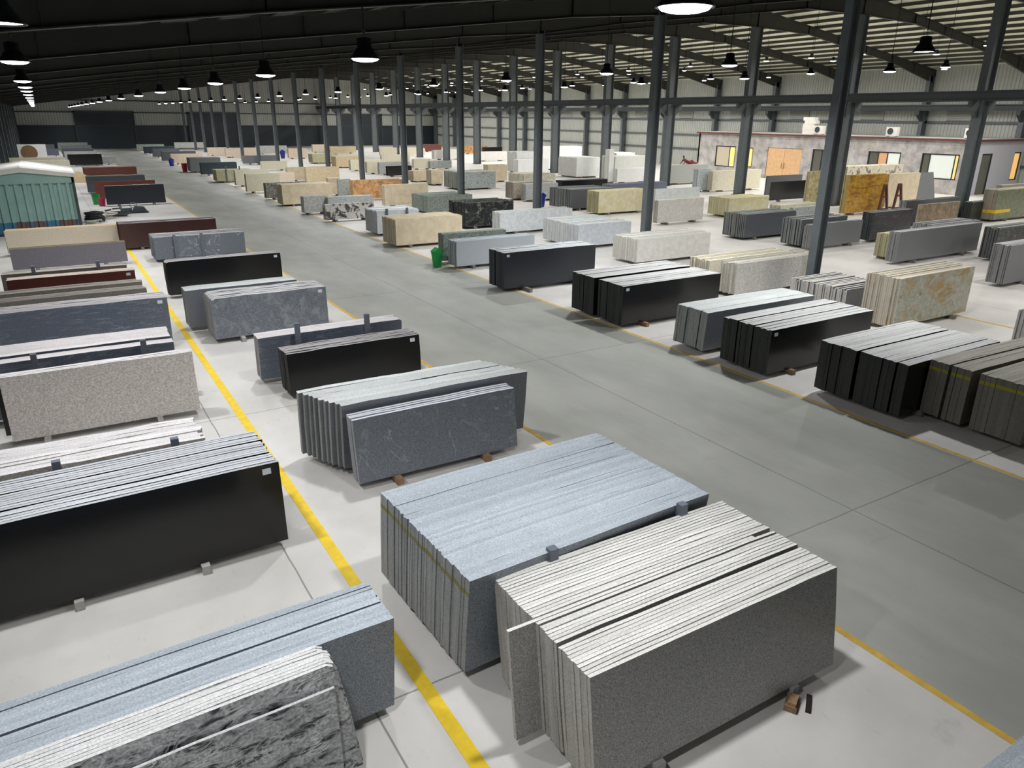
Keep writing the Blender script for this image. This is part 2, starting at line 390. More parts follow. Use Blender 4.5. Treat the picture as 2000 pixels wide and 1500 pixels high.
for z in (3.55, 5.6, 7.4):
    st(MB().box((XL,YF-.2,z-.08),(XR,YF-.07,z+.08)).build('trim_2', M['steeld']), 'dark horizontal girt on the end wall at %.1f metres height' % z, 'girt', 'girts on the end wall')
# wall louvres
for i, y in enumerate([FR[k]+3.0+2.4 for k in range(4, 17)]):
    t = empty('wall_louver', (XR-.1, y, 5.5)); mb = MB()
    MB().box((-.06,-1.2,0),(0,1.2,1.0)).build('backing', M['wall'], t)
    for k in range(7): mb.add([(-.16,-1.15,.06+k*.13),(-.16,1.15,.06+k*.13),(-.05,1.15,.15+k*.13),(-.05,-1.15,.15+k*.13)], [(0,1,2,3)])
    mb.build('slat_panel', M['wall'], t)
    st(t, 'pale louvred vent high on the side wall, %s from the camera' % ordw(i+1), 'vent', 'louvres on the side wall')

def ibeam(mb, w, d, h, t=.02, z0=0.):
    """upright H section, flanges facing the x axis"""
    mb.box((-d/2,-w/2,z0),(-d/2+t,w/2,h)); mb.box((d/2-t,-w/2,z0),(d/2,w/2,h)); mb.box((-d/2+t,-t/2,z0),(d/2-t,t/2,h))
    return mb
BASE = MB().box((-.3,-.25,0),(.3,.25,.03)).mesh('base_plate', M['steeld'])
BASEW = MB().box((-.5,-.35,0),(.5,.35,.03)).mesh('base_plate', M['steeld'])
def column(x, y, w, d, h, label, group, girder=None, side=1):
    t = empty('steel_column', (x, y, 0)); mb = MB()
    ibeam(mb, w, d, h)
    mb.build('shaft', M['steel'], t)
    link('base_plate', BASEW if d > .6 else BASE, t)
    if girder:
        b = MB(); zt = girder
        for s in side if isinstance(side, tuple) else (side,):
            b.prism([(s*d/2,zt-.9),(s*(d/2+.75),zt-.35),(s*(d/2+.75),zt),(s*d/2,zt)], 'y', -.14, .14)
        b.build('corbel', M['steeld'], t)
    st(t, label, 'column', group)
for k, y in enumerate(FR[1:], 1):
    column(21.2, y, .28, .36, zraf(21.2), 'slim blue-grey steel column, %s from the camera in the row behind the aisle-side stacks' % ordw(k), 'slim steel columns')
    column(RIDGE, y, .42, .85, zraf(RIDGE)-.6, 'tall thick steel column under the ridge, %s from the camera' % ordw(k), 'thick steel columns', 6.55, (1,-1))
    column(XR-.55, y, .38, .7, zraf(XR-.6), 'steel column against the ribbed side wall, %s from the camera' % ordw(k), 'side wall columns', 6.3, -1)
    column(XL+.3, y, .34, .5, zraf(XL+.3), 'steel column against the dark side wall, %s from the camera' % ordw(k), 'columns on the dark side wall')
# crane girders
for x, z, nm in ((RIDGE+.85, 6.55, 'crane girder along the tall thick columns'), (RIDGE-.85, 6.55, 'crane girder on the near side of the tall columns'), (XR-1.35, 6.3, 'crane girder along the side wall columns')):
    t = empty('crane_girder', (x, YB+.2, z)); L = YF-YB-.6
    MB().box((-.16,0,0),(.16,L,.03)).box((-.18,0,.42),(.18,L,.45)).box((-.015,0,.03),(.015,L,.42)).build('girder_beam', M['steeld'], t)
    MB().box((-.04,0,.45),(.04,L,.52)).build('rail', M['steel'], t)
    st(t, nm, 'girder')
# rafters: tapered I sections up to the ridge and down again
def rafter_mesh(pts):
    mb = MB(); t = .02
    for (x0, zl0, zu0), (x1, zl1, zu1) in zip(pts[:-1], pts[1:]):
        for (a0, a1, w, z0a, z0b) in ((zl0, zl1, .09, .02, 0), (zu0, zu1, .09, 0, -.02), ):
            mb.add([(x0,-w,a0),(x1,-w,a1),(x1,w,a1),(x0,w,a0),(x0,-w,a0+.025),(x1,-w,a1+.025),(x1,w,a1+.025),(x0,w,a0+.025)],
                   [(0,3,2,1),(4,5,6,7),(0,1,5,4),(1,2,6,5),(2,3,7,6),(3,0,4,7)])
        mb.add([(x0,-.01,zl0),(x1,-.01,zl1),(x1,-.01,zu1),(x0,-.01,zu0),(x0,.01,zl0),(x1,.01,zl1),(x1,.01,zu1),(x0,.01,zu0)],
               [(0,1,2,3),(7,6,5,4)])
        n = max(1, int(abs(x1-x0)/3))
        for k in range(n+1):   # web stiffeners
            f = k/n; x = x0+(x1-x0)*f; a = zl0+(zl1-zl0)*f; b = zu0+(zu1-zu0)*f
            mb.box((x-.006,-.08,a+.02),(x+.006,.08,b))
    return mb.mesh('roof_rafter', M['rafter'])
U = .58
LP = [(XL, zraf(XL)-.1, zraf(XL)+U), (4, zraf(4), zraf(4)+U), (17, zraf(17), zraf(17)+U), (21.2, zraf(21.2)-.15, zraf(21.2)+U), (26, zraf(26), zraf(26)+U), (40, zraf(40), zraf(40)+U), (RIDGE, 12.30-.6, 12.30+U)]
RP = [(RIDGE, 12.30-.6, 12.30+U), (51, zraf(51), zraf(51)+U), (62, zraf(62), zraf(62)+U), (XR, zraf(XR)-.5, zraf(XR)+U)]
for pts, nm in ((LP, 'dark rafter rising over the near stacks'), (RP, 'grey rafter falling from the ridge to the side wall')):
    me = rafter_mesh(pts)
    for k, y in enumerate(FR):
        st(link('roof_rafter', me, None, (0, y, 0)), '%s, %s from the camera' % (nm, ordw(k+1)), 'rafter', nm + 's')
pm = MB().box((-.035,YB,0),(.035,YF,.2)).mesh('roof_purlin', M['purlin'])
xs = [XL+.6+1.5*k for k in range(32)] ; k1 = 0
for x in xs:
    k1 += 1; st(link('roof_purlin', pm, None, (x, 0, zraf(x)+U+.03)), 'roof purlin under the dark roof slope, %s from the dark side wall' % ordw(k1), 'purlin', 'purlins of the dark slope')
xs = [RIDGE+.7+1.5*k for k in range(15)]; k1 = 0
for x in xs:
    k1 += 1; st(link('roof_purlin', pm, None, (x, 0, zraf(x)+U+.03)), 'roof purlin under the pale roof slope, %s from the ridge' % ordw(k1), 'purlin', 'purlins of the pale slope')

# painted floor lines
for x, w, y0, y1, nm in ((2.40,.15,YB+1,44,'between the near side stacks and the next row'), (6.85,.09,YB+1,120,'along the near edge of the grey aisle'), (12.78,.08,YB+1,120,'along the far edge of the grey aisle'), (22.56,.1,YB+1,100,'behind the slim columns')):
    st(MB().box((x-w/2,y0,0.0),(x+w/2,y1,.004)).build('floor_line', M['yellow' if x < 5 else 'yellowd']), 'yellow painted floor line '+nm, 'floor line')

# ---------------------------------------------------------------- lamps
SH = MB().lathe([(.03,.31),(.07,.31),(.10,.30),(.115,.29),(.115,.16),(.135,.15),(.16,.11),(.21,.035),(.235,.012),(.238,0),(.222,0),(.205,.02),(.001,.03)], 24).mesh('lamp_shade', M['shade'], True)
LN = MB().lathe([(.212,.008),(.19,-.018),(.13,-.034),(.06,-.041),(.001,-.042)], 24).mesh('lens', M['lens'])
LNF = MB().lathe([(.205,.014),(.205,.02),(.001,.022)], 24).mesh('lens', M['lens'])
HK = MB().tube([(0,0,.30),(0,0,.36),(.03,0,.39),(0,0,.43),(-.03,0,.39),(0,0,.36)], .008, 6).mesh('hook', M['steel'])
LIGHT = bpy.data.lights.new('lamp_light', 'AREA'); LIGHT.shape = 'DISK'; LIGHT.size = .34; LIGHT.energy = LAMP_W; LIGHT.spread = R(146); LIGHT.color = (.97,.985,1.0)
LIGHT_MID = LIGHT.copy(); LIGHT_MID.energy = LAMP_W*2.0; LIGHT_MID.spread = R(160)
LIGHT_HALL = LIGHT.copy(); LIGHT_HALL.energy = LAMP_W*1.75; LIGHT_HALL.spread = R(180); LIGHT_HALL.color = (1.0,.985,.955)
ROWS = [(4.57, 6.33, [-14.5,4.85,11.93,18.16,23.9,29.4,35.5]+[43.5+9.3*k for k in range(11)], 'nearest the aisle', ()),  # lamps at negative y are unseen, added to light camera-facing slab faces
        (-.15, 6.3, [-9.6,3.,9.3,15.9,25.5,31.5,37.2]+[45.+9.5*k for k in range(10)], 'by the dark side wall', (2,)),
        (16.2, 6.85, [9.9,15.3,20.6,27.]+[33.6+6.8*k for k in range(15)], 'before the slim columns', (0,)),
        (27.5, 7.2, [4.,11.]+[18.+7.*k for k in range(17)], 'behind the slim columns', ()),
        (37.5, 7.9, [-8.7+7.6*k for k in range(19)], 'before the tall columns', ()),
        (50.0, 9.8, [14.+4.2*k for k in range(29)], 'behind the tall columns', ()),
        (55.2, 9.9, [16.+8.39*k for k in range(15)], 'midway to the ribbed wall', ()),
        (60.0, 9.2, [18.+8.39*k for k in range(14)], 'nearest the ribbed side wall', ())]
for x, z, ys, where, off in ROWS:
    nb = sum(1 for y in ys if y < 0)
    for k, y in enumerate(ys):
        if y > 141: continue
        t = empty('high_bay_lamp', (x, y, z)); on = k not in off
        link('lamp_shade', SH, t); link('lens', LNF if not on else LN, t); link('hook', HK, t)
        MB().tube([(0,0,.42),(0,0,zraf(x)+.815-z)], .012, 6).build('suspension_rod', M['cable'], t)
        if True:
            lo = bpy.data.objects.new('lamp_light', LIGHT if x < 10 else LIGHT_MID if x < 25 else LIGHT_HALL); COL.objects.link(lo); lo.parent = t; lo.location = (0,0,-.048 if k not in off else .008)
        tag(t, '%s round hanging lamp, %s in its row %s' % ('glowing' if on else 'flat-lensed', ordw(k+1-nb)+' from the camera' if k >= nb else ordw(nb-k)+' added out of view behind the camera', where), 'lamp', 'high-bay lamps '+where)
w = bpy.data.worlds.new('night'); scene.world = w; w.use_nodes = True
w.node_tree.nodes['Background'].inputs[0].default_value = (.5,.55,.6,1); w.node_tree.nodes['Background'].inputs[1].default_value = .01
# ---------------------------------------------------------------- slabs
def slab_mesh(L, H, T, fm, em, rng, chipl=0., chipr=0., wav=.006, slant=(0,0), nm=None):
    """one slab standing on edge: slightly wavy sawn outline, chipped corners; slot 0 the two faces, slot 1 the sawn edges"""
    o = [(0+slant[0]*0, 0), (L, 0)]
    o = [(rng.uniform(0,.012), 0.), (L-rng.uniform(0,.012), 0.)]
    zr = H-rng.uniform(0,.012)
    o.append((L+rng.uniform(-.006,.006)+slant[1]*.5, H*.5))
    if chipr > 0: o += [(L+slant[1], zr-chipr*.9), (L+slant[1]-chipr*.25, zr-chipr*.3), (L+slant[1]-chipr*.8, zr)]
    else: o.append((L+slant[1], zr))
    n = 7
    for k in range(n-1, 0, -1): o.append((L*k/n+rng.uniform(-.05,.05), H+rng.uniform(-wav,wav)))
    if chipl > 0: o += [(slant[0]+chipl*.8, H-.004), (slant[0]+chipl*.25, H-chipl*.3), (slant[0], H-chipl*.9)]
    else: o.append((slant[0], H-rng.uniform(0,.012)))
    o.append((rng.uniform(-.006,.006)+slant[0]*.5, H*.5))
    mb = MB(); n = len(o); vs = [(x,0,z) for x,z in o]+[(x,T,z) for x,z in o]
    fs = [tuple(range(n)), tuple(range(2*n-1,n-1,-1))]+[(k,n+k,n+(k+1)%n,(k+1)%n) for k in range(n)]
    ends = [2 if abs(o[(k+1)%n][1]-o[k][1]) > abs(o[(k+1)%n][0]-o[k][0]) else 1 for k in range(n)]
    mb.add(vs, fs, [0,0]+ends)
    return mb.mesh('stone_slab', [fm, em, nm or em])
STICK = MB().box((0,-.004,0),(.11,0,.08)).mesh('paper_label', M['label'])
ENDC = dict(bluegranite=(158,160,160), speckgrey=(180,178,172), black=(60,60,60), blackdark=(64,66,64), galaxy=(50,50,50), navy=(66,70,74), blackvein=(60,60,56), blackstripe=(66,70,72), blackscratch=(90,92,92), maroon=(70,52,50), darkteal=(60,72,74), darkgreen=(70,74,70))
def end_shade_mat(k, stripe=None, sz=.85):
    """upright sawn ends: side shade painted into the colour; dark stones also bare of dust"""
    c = ENDC.get(k) or tuple(v*.8 for v in STONES[k][1])  # other stones: edge colour darkened as painted end shade
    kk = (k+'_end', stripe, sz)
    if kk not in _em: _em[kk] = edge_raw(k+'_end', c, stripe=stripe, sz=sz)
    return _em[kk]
ALLROWS = []   # (x, y) of every stack for counting along rows

def stack(key, phrase, face, q, n, T=.022, pitch=None, back=False, stripe=None, gaps=(), sticker=None, chip=(0,0), shear=0., grow=0., wav=.006, z0=.12, dz=0., front=None, jit=.012, stand=None, slant=(0,0), fill=None):
    """a row of n individual slabs; index 0 is the slab nearest the camera"""
    rng = random.Random(key)
    x, y, L, rot, H, lean, D = q
    fm, em = face_mat(face), edge_mat(face, stripe, H*.85)
    pitch = pitch or (D-sum(g for _, g in gaps))/n
    T = pitch*(fill or .982)
    ws = [rng.expovariate(1) for _ in range(n)]; ex = (pitch-T)*n/sum(ws)
    b = 0.
    rz, rx = R(rot), -R(lean)
    c, s = math.cos(rz), math.sin(rz)
    gd = dict(gaps)
    var = [slab_mesh(L, H+rng.uniform(-.005,.003), T, fm, em, rng, chip[0], chip[1], wav, slant, end_shade_mat(face, stripe, H*.85)) for _ in range(7)]
    for i in range(n):
        b += gd.get(i, 0.)
        dx = rng.uniform(-jit, jit) + shear*(1-i/max(1, n-1))
        if i == stand_out.get(key, -1): dx -= .28
        o = link('stone_slab', rng.choice(var), None, (x+dx*c-b*s, y+dx*s+b*c, z0+dz), (rx, 0, rz))
        if i == 0: lab = 'front slab of the %s%s' % (phrase, ', polished face showing' if len(phrase.split()) < 10 else '')
        elif i == n-1: lab = 'rearmost slab of the %s' % phrase
        else: lab = '%s slab from the front of the %s' % (ordw(i+1), phrase)
        tag(o, lab, 'stone slab', 'slabs of the ' + phrase)
        if i == 0 and sticker is not None:
            sx = L-.22+slant[1] if sticker > 0 else .1
            e = link('paper_label', STICK, o, (sx, 0, H-.15))
        b += T + ws[i]*ex
    ALLROWS.append((x, y))
stand_out = {'M1': 17}

def bearers(key, x, y0, y1, L, rot, mat, phrase, w=.1, h=.118):
    for j, f in enumerate((.22, .78)):
        xx = x+L*f
        o = MB().box((-w/2,0,0),(w/2,y1-y0,h)).build('timber_bearer', mat, None, (xx, y0+math.sin(R(rot))*L*f, 0), (0,0,R(rot)))
        tag(o, '%s bearer under the %s, end %s the side wall' % ('pale' if mat is M['conc'] else 'wooden', phrase, ('nearer','farther from')[j] if x < 5 else ('farther from','nearer')[j]), 'bearer', 'bearers under the '+phrase)
def rack(x0, x1, y0, y1, yp, top, label, mat=None):
    """bearers under a back-to-back pair of stacks with uprights between them"""
    t = empty('slab_rack', ((x0+x1)/2, yp, 0)); cx = (x0+x1)/2
    for x in (x0, x1):
        MB().box((x-cx-.05,y0-yp,0),(x-cx+.05,y1-yp,.118)).build('base_beam', mat or M['conc'], t)
        mb = MB().box((x-cx-.05,-.045,.118),(x-cx+.05,.045,top)); mb.build('post', M['post'], t)
    tag(t, label, 'rack', 'slab racks with uprights')

NEAR = {
'M1':(3.05,3.56,3.12,-0.6,1.12,8.3,1.58),
'M2':(2.77,5.40,3.28,1.7,1.21,-7.1,2.10),
'M3':(3.30,9.86,2.87,-0.6,1.04,7.5,0.34),
'M4':(2.85,10.49,3.40,-0.7,1.14,-5.3,1.06),
'M5':(3.46,14.24,2.92,1.0,0.84,4.1,0.65),
'M6':(3.18,15.46,3.26,-0.2,0.92,-4.1,0.47),
'M7':(2.93,19.10,2.96,2.2,1.04,3.1,1.34),
'M8':(2.54,20.57,3.10,0.4,0.96,0.1,0.91),
'M9':(2.56,24.84,3.65,2.1,1.00,0.2,0.50),
'M10':(3.04,31.57,3.41,1.4,0.84,0.0,1.71),
'M11':(2.16,35.17,3.86,0.0,1.00,-0.0,1.24),
'M12':(2.84,52.92,3.36,-0.0,1.14,0.0,0.50),
'L1a':(-1.11,5.29,3.10,1.4,1.10,-5.8,0.65),
'L1b':(-1.60,4.75,3.10,1.6,1.11,5.1,0.19),
'L2':(-1.19,8.80,3.10,1.0,1.14,4.1,1.18),
'L2b':(-1.85,10.46,3.10,-0.7,1.08,-4.0,0.88),
'L3':(-1.32,14.39,3.07,-0.4,1.15,5.0,0.35),
'L3b':(-1.52,15.63,3.10,-0.6,1.09,-3.0,1.29),
'L4':(-1.15,19.25,3.10,-0.3,1.20,0.1,0.69),
'L5':(-1.44,20.98,3.10,1.2,1.10,-0.0,1.37),
'L6':(-1.47,24.07,3.16,-0.5,1.09,-0.0,1.12),
'L7':(-1.66,31.84,3.73,0.3,0.55,-0.0,0.50),
'L8':(-1.89,35.83,4.07,0.3,0.77,-0.0,0.50),
'R1':(13.83,6.41,3.10,-2.1,1.03,-0.4,0.50),
'R2':(13.21,7.24,3.24,-0.3,1.05,-0.6,1.93),
'R3a':(12.97,10.22,3.67,0.2,1.02,-0.2,1.40),
'R3b':(13.02,12.22,3.89,-0.5,0.98,-4.3,1.05),
'R4':(12.79,15.07,3.69,0.7,1.09,0.3,2.42),
'R5':(12.26,20.50,3.74,-1.0,1.20,0.3,1.08),
'R6':(12.67,24.70,3.51,0.4,0.89,0.1,0.97),
'R6b':(12.23,25.37,3.31,0.0,1.08,-0.0,0.42),
'R7':(12.54,30.21,3.28,0.1,1.15,0.2,1.89),
'R8':(13.10,33.82,2.15,0.8,1.08,0.0,1.83),
}
Nq = {k: list(v) for k, v in NEAR.items()}
# the stacks by the dark side wall run out of the frame: same near ends, longer
for k, L2 in dict(L1a=3.9, L1b=3.5, L2=3.55, L2b=3.4, L3b=3.4, L4=3.5, L5=3.4).items():
    q = Nq[k]; d = L2-q[2]; q[0] -= d*math.cos(R(q[3])); q[1] -= d*math.sin(R(q[3])); q[2] = L2
stack('M1', 'large light grey stack nearest the camera', 'speckgrey', Nq['M1'], 34, gaps=((10,.04),(16,.018)), wav=.004, jit=.006)
stack('M2', 'wide bluish grey stack with a yellow line', 'bluegranite', Nq['M2'], 44, stripe=(132,126,48), gaps=((36,.014),(8,.008)), wav=.006, jit=.01)
stack('M0', 'bluish granite stack just below the camera', 'bluegranite', (3.1,.75,3.15,0,1.1,0,.85), 12, jit=.02)
bearers('M0', 3.1, .65, 1.7, 3.15, 0, M['conc'], 'bluish stack below the camera')
stack('M3', 'slate grey white-veined pack', 'slateblue', (3.30,9.86,2.87,-.6,1.04,7.5,.32), 4, T=.07)
stack('M4', 'stepped dark slate pack', 'slate', (2.85,10.49,3.40,-.7,1.14,-5.3,1.0), 9, shear=.42, wav=.012, fill=.9)
stack('M5', 'low polished black pack by the aisle', 'black', (3.46,14.24,2.92,.6,.86,4.1,.6), 7, T=.04, sticker=1, wav=.01)
stack('M6', 'grey pack with uprights behind the low black pack', 'bluestripe', (3.18,15.46,3.26,-.2,.95,-4.1,.47), 6, T=.05, chip=(.0,.06))
stack('M7', 'mottled grey stack with rounded corners', 'greyswirl', (2.93,19.10,2.96,1.2,1.04,3.1,1.0), 9, T=.055, sticker=1, chip=(.14,0), wav=.015)
stack('M8', 'grey pack hidden behind the rounded stack', 'slate', (2.54,20.62,2.95,.4,1.0,0,.6), 4, T=.05)
stack('M9', 'black pack with a broken corner', 'black', (2.62,24.84,3.55,1.2,1.05,1.5,.5), 5, T=.04, sticker=1, chip=(.12,0))
stack('L1a', 'long bluish granite stack in the near corner', 'bluegranite', Nq['L1a'], 16, T=.03, gaps=((7,.03),(14,.02)))
q = Nq['L1b']; stack('L1b', 'black swirled stack in the near corner', 'storm', (q[0],q[1]+.02,q[2],q[3],q[4],q[5],.3), 8, T=.028, jit=.02, chip=(0,.1), slant=(0,-.14))
o = link('stone_slab', slab_mesh(3.55,.93,.03,face_mat('storm'),edge_mat('storm'),random.Random(3)), None, (q[0]-.25,q[1]-.05,.12), (-R(q[5]),0,R(q[3])))
tag(o, 'shorter swirled slab leaning in front of the black swirled stack', 'stone slab', 'slabs of the black swirled stack')
stack('L2', 'black stack with white flecks near the yellow line', 'galaxy', Nq['L2'], 18, gaps=((5,.03),(12,.02)), T=.03, sticker=1, jit=.02, wav=.004)
stack('L2b', 'pale-edged rack behind the flecked black stack', 'pinkgrey', Nq['L2b'], 12, T=.028, gaps=((4,.05),), jit=.05, wav=.012)
stack('L3', 'pinkish grey speckled pack', 'pinkgrey', (Nq['L3'][0],Nq['L3'][1],3.07,-.4,1.15,5,.3), 4, T=.04, wav=.01)
o = link('stone_slab', slab_mesh(3.16,1.02,.03,face_mat('black'),edge_mat('black'),random.Random(4)), None, (-1.42,14.74,.12), (-R(5),0,R(-.4)))
tag(o, 'black slab peeping out behind the pinkish grey speckled pack', 'stone slab', 'slabs of the pinkish grey pack')
stack('L3b', 'blue-grey rack behind the pinkish grey pack', 'bluestripe', Nq['L3b'], 8, T=.05, gaps=((2,.2),), jit=.02)
stack('L4', 'blue-grey banded pack', 'bluestripe', Nq['L4'], 5, T=.05, sticker=1)
stack('L5', 'taupe pack behind the blue-grey banded pack', 'taupe', Nq['L5'], 6, T=.06, gaps=((3,.5),), jit=.06)
stack('L6', 'dark red pack with two uprights', 'oxred', (-1.47,24.07,3.16,-.5,1.05,0,.45), 4, T=.05, sticker=1)
stack('L6b', 'olive-edged pack behind the dark red pack', 'taupe', (-1.6,24.72,3.16,0,1.1,0,.4), 3, T=.05)
stack('R1', 'dark beige stack with a yellow line', 'darkbeige', (13.83,6.41-.0,3.4,-2.1,1.08,-1,.8), 16, T=.03, stripe=(170,160,40), gaps=((8,.05),), wav=.003)
stack('R1b', 'dark beige stack nearest the camera across the aisle', 'darkbeige', (13.83,5.35,3.4,-1.,1.08,0,.9), 10, T=.04, stripe=(170,160,40), wav=.003)
stack('R2', 'wide flat-topped black stack', 'blackdark', Nq['R2'], 26, T=.034, gaps=((14,.06),(3,.03)), jit=.025, wav=.003)
stack('R3a', 'black stack with a curved top', 'blackdark', Nq['R3a'], 16, T=.038, gaps=((6,.03),(11,.06)), sticker=-1, jit=.014, wav=.003)
stack('R3b', 'grey-topped stack leaning behind the curved black stack', 'slate', Nq['R3b'], 12, T=.045, gaps=((3,.03),), chip=(.05,0), jit=.03, wav=.003)
stack('R4', 'long black stack across the aisle', 'blackdark', (12.79,15.07,3.72,.3,1.09,0,2.35), 22, T=.05, gaps=((5,.03),(11,.2),(16,.03)), sticker=-1, jit=.014, wav=.003)
stack('R5', 'dark navy stack across the aisle', 'navy', (12.26,20.50,3.72,-.6,1.2,.3,1.0), 8, T=.08, gaps=((5,.06),), sticker=-1, jit=.014, wav=.003)

rack(3.75, 5.55, 3.5, 7.5, 5.28, 1.36, 'rack with two uprights between the two large granite stacks')
rack(3.95, 5.5, 14.05, 16.1, 15.14, 1.36, 'rack with two uprights between the low black and grey packs')
rack(-.55, .86, 8.74, 11.5, 10.28, 1.3, 'rack with two short uprights behind the flecked black stack')
rack(-.8, 1.02, 14.2, 17.1, 15.4, 1.36, 'rack with two uprights behind the pinkish grey pack')
rack(-.82, .8, 23.9, 25.3, 24.62, 1.42, 'rack with two uprights behind the dark red pack')
bearers('M3', 3.3, 9.72, 11.6, 2.87, 0, M['wood'], 'slate grey packs')
bearers('M7', 2.93, 18.95, 21.3, 2.96, 0, M['conc'], 'mottled grey stacks')
bearers('M9', 2.62, 24.75, 25.5, 3.55, 0, M['wood'], 'black pack with a broken corner')
bearers('L1', -1.9, 4.6, 6.1, 3.9, 1, M['conc'], 'corner stacks')
bearers('L4', -1.5, 19.1, 20.1, 3.5, 0, M['conc'], 'blue-grey banded pack')
bearers('L5', -1.7, 20.9, 22.5, 3.4, 0, M['conc'], 'taupe pack')
bearers('R1', 13.9, 5.25, 7.3, 3.4, -1, M['woodg'], 'dark beige stacks')
bearers('R2', 13.21, 7.15, 9.3, 3.24, 0, M['woodg'], 'wide flat-topped black stack')
bearers('R3', 12.97, 10.1, 13.4, 3.67, 0, M['wood'], 'curved black stack')
bearers('R4', 12.79, 14.9, 17.6, 3.72, 0, M['wood'], 'long black stack across the aisle')
bearers('R5', 12.26, 20.1, 21.7, 3.72, 0, M['woodg'], 'dark navy stack')
# loose blocks by the big stack
o = MB().box((-.1,-.06,0),(.1,.06,.07)).box((-.09,-.05,.07),(.06,.03,.11)).build('timber_block', M['wood'], None, (5.42,3.44,0), (0,0,.5)); tag(o, 'small wooden block on the floor beside the large light grey stack', 'block')
o = MB().box((-.12,-.025,0),(.12,.025,.03)).build('wooden_wedge', M['blackr'], None, (5.58,3.36,0), (0,0,.6)); tag(o, 'thin dark wedge lying by the small wooden block', 'wedge')

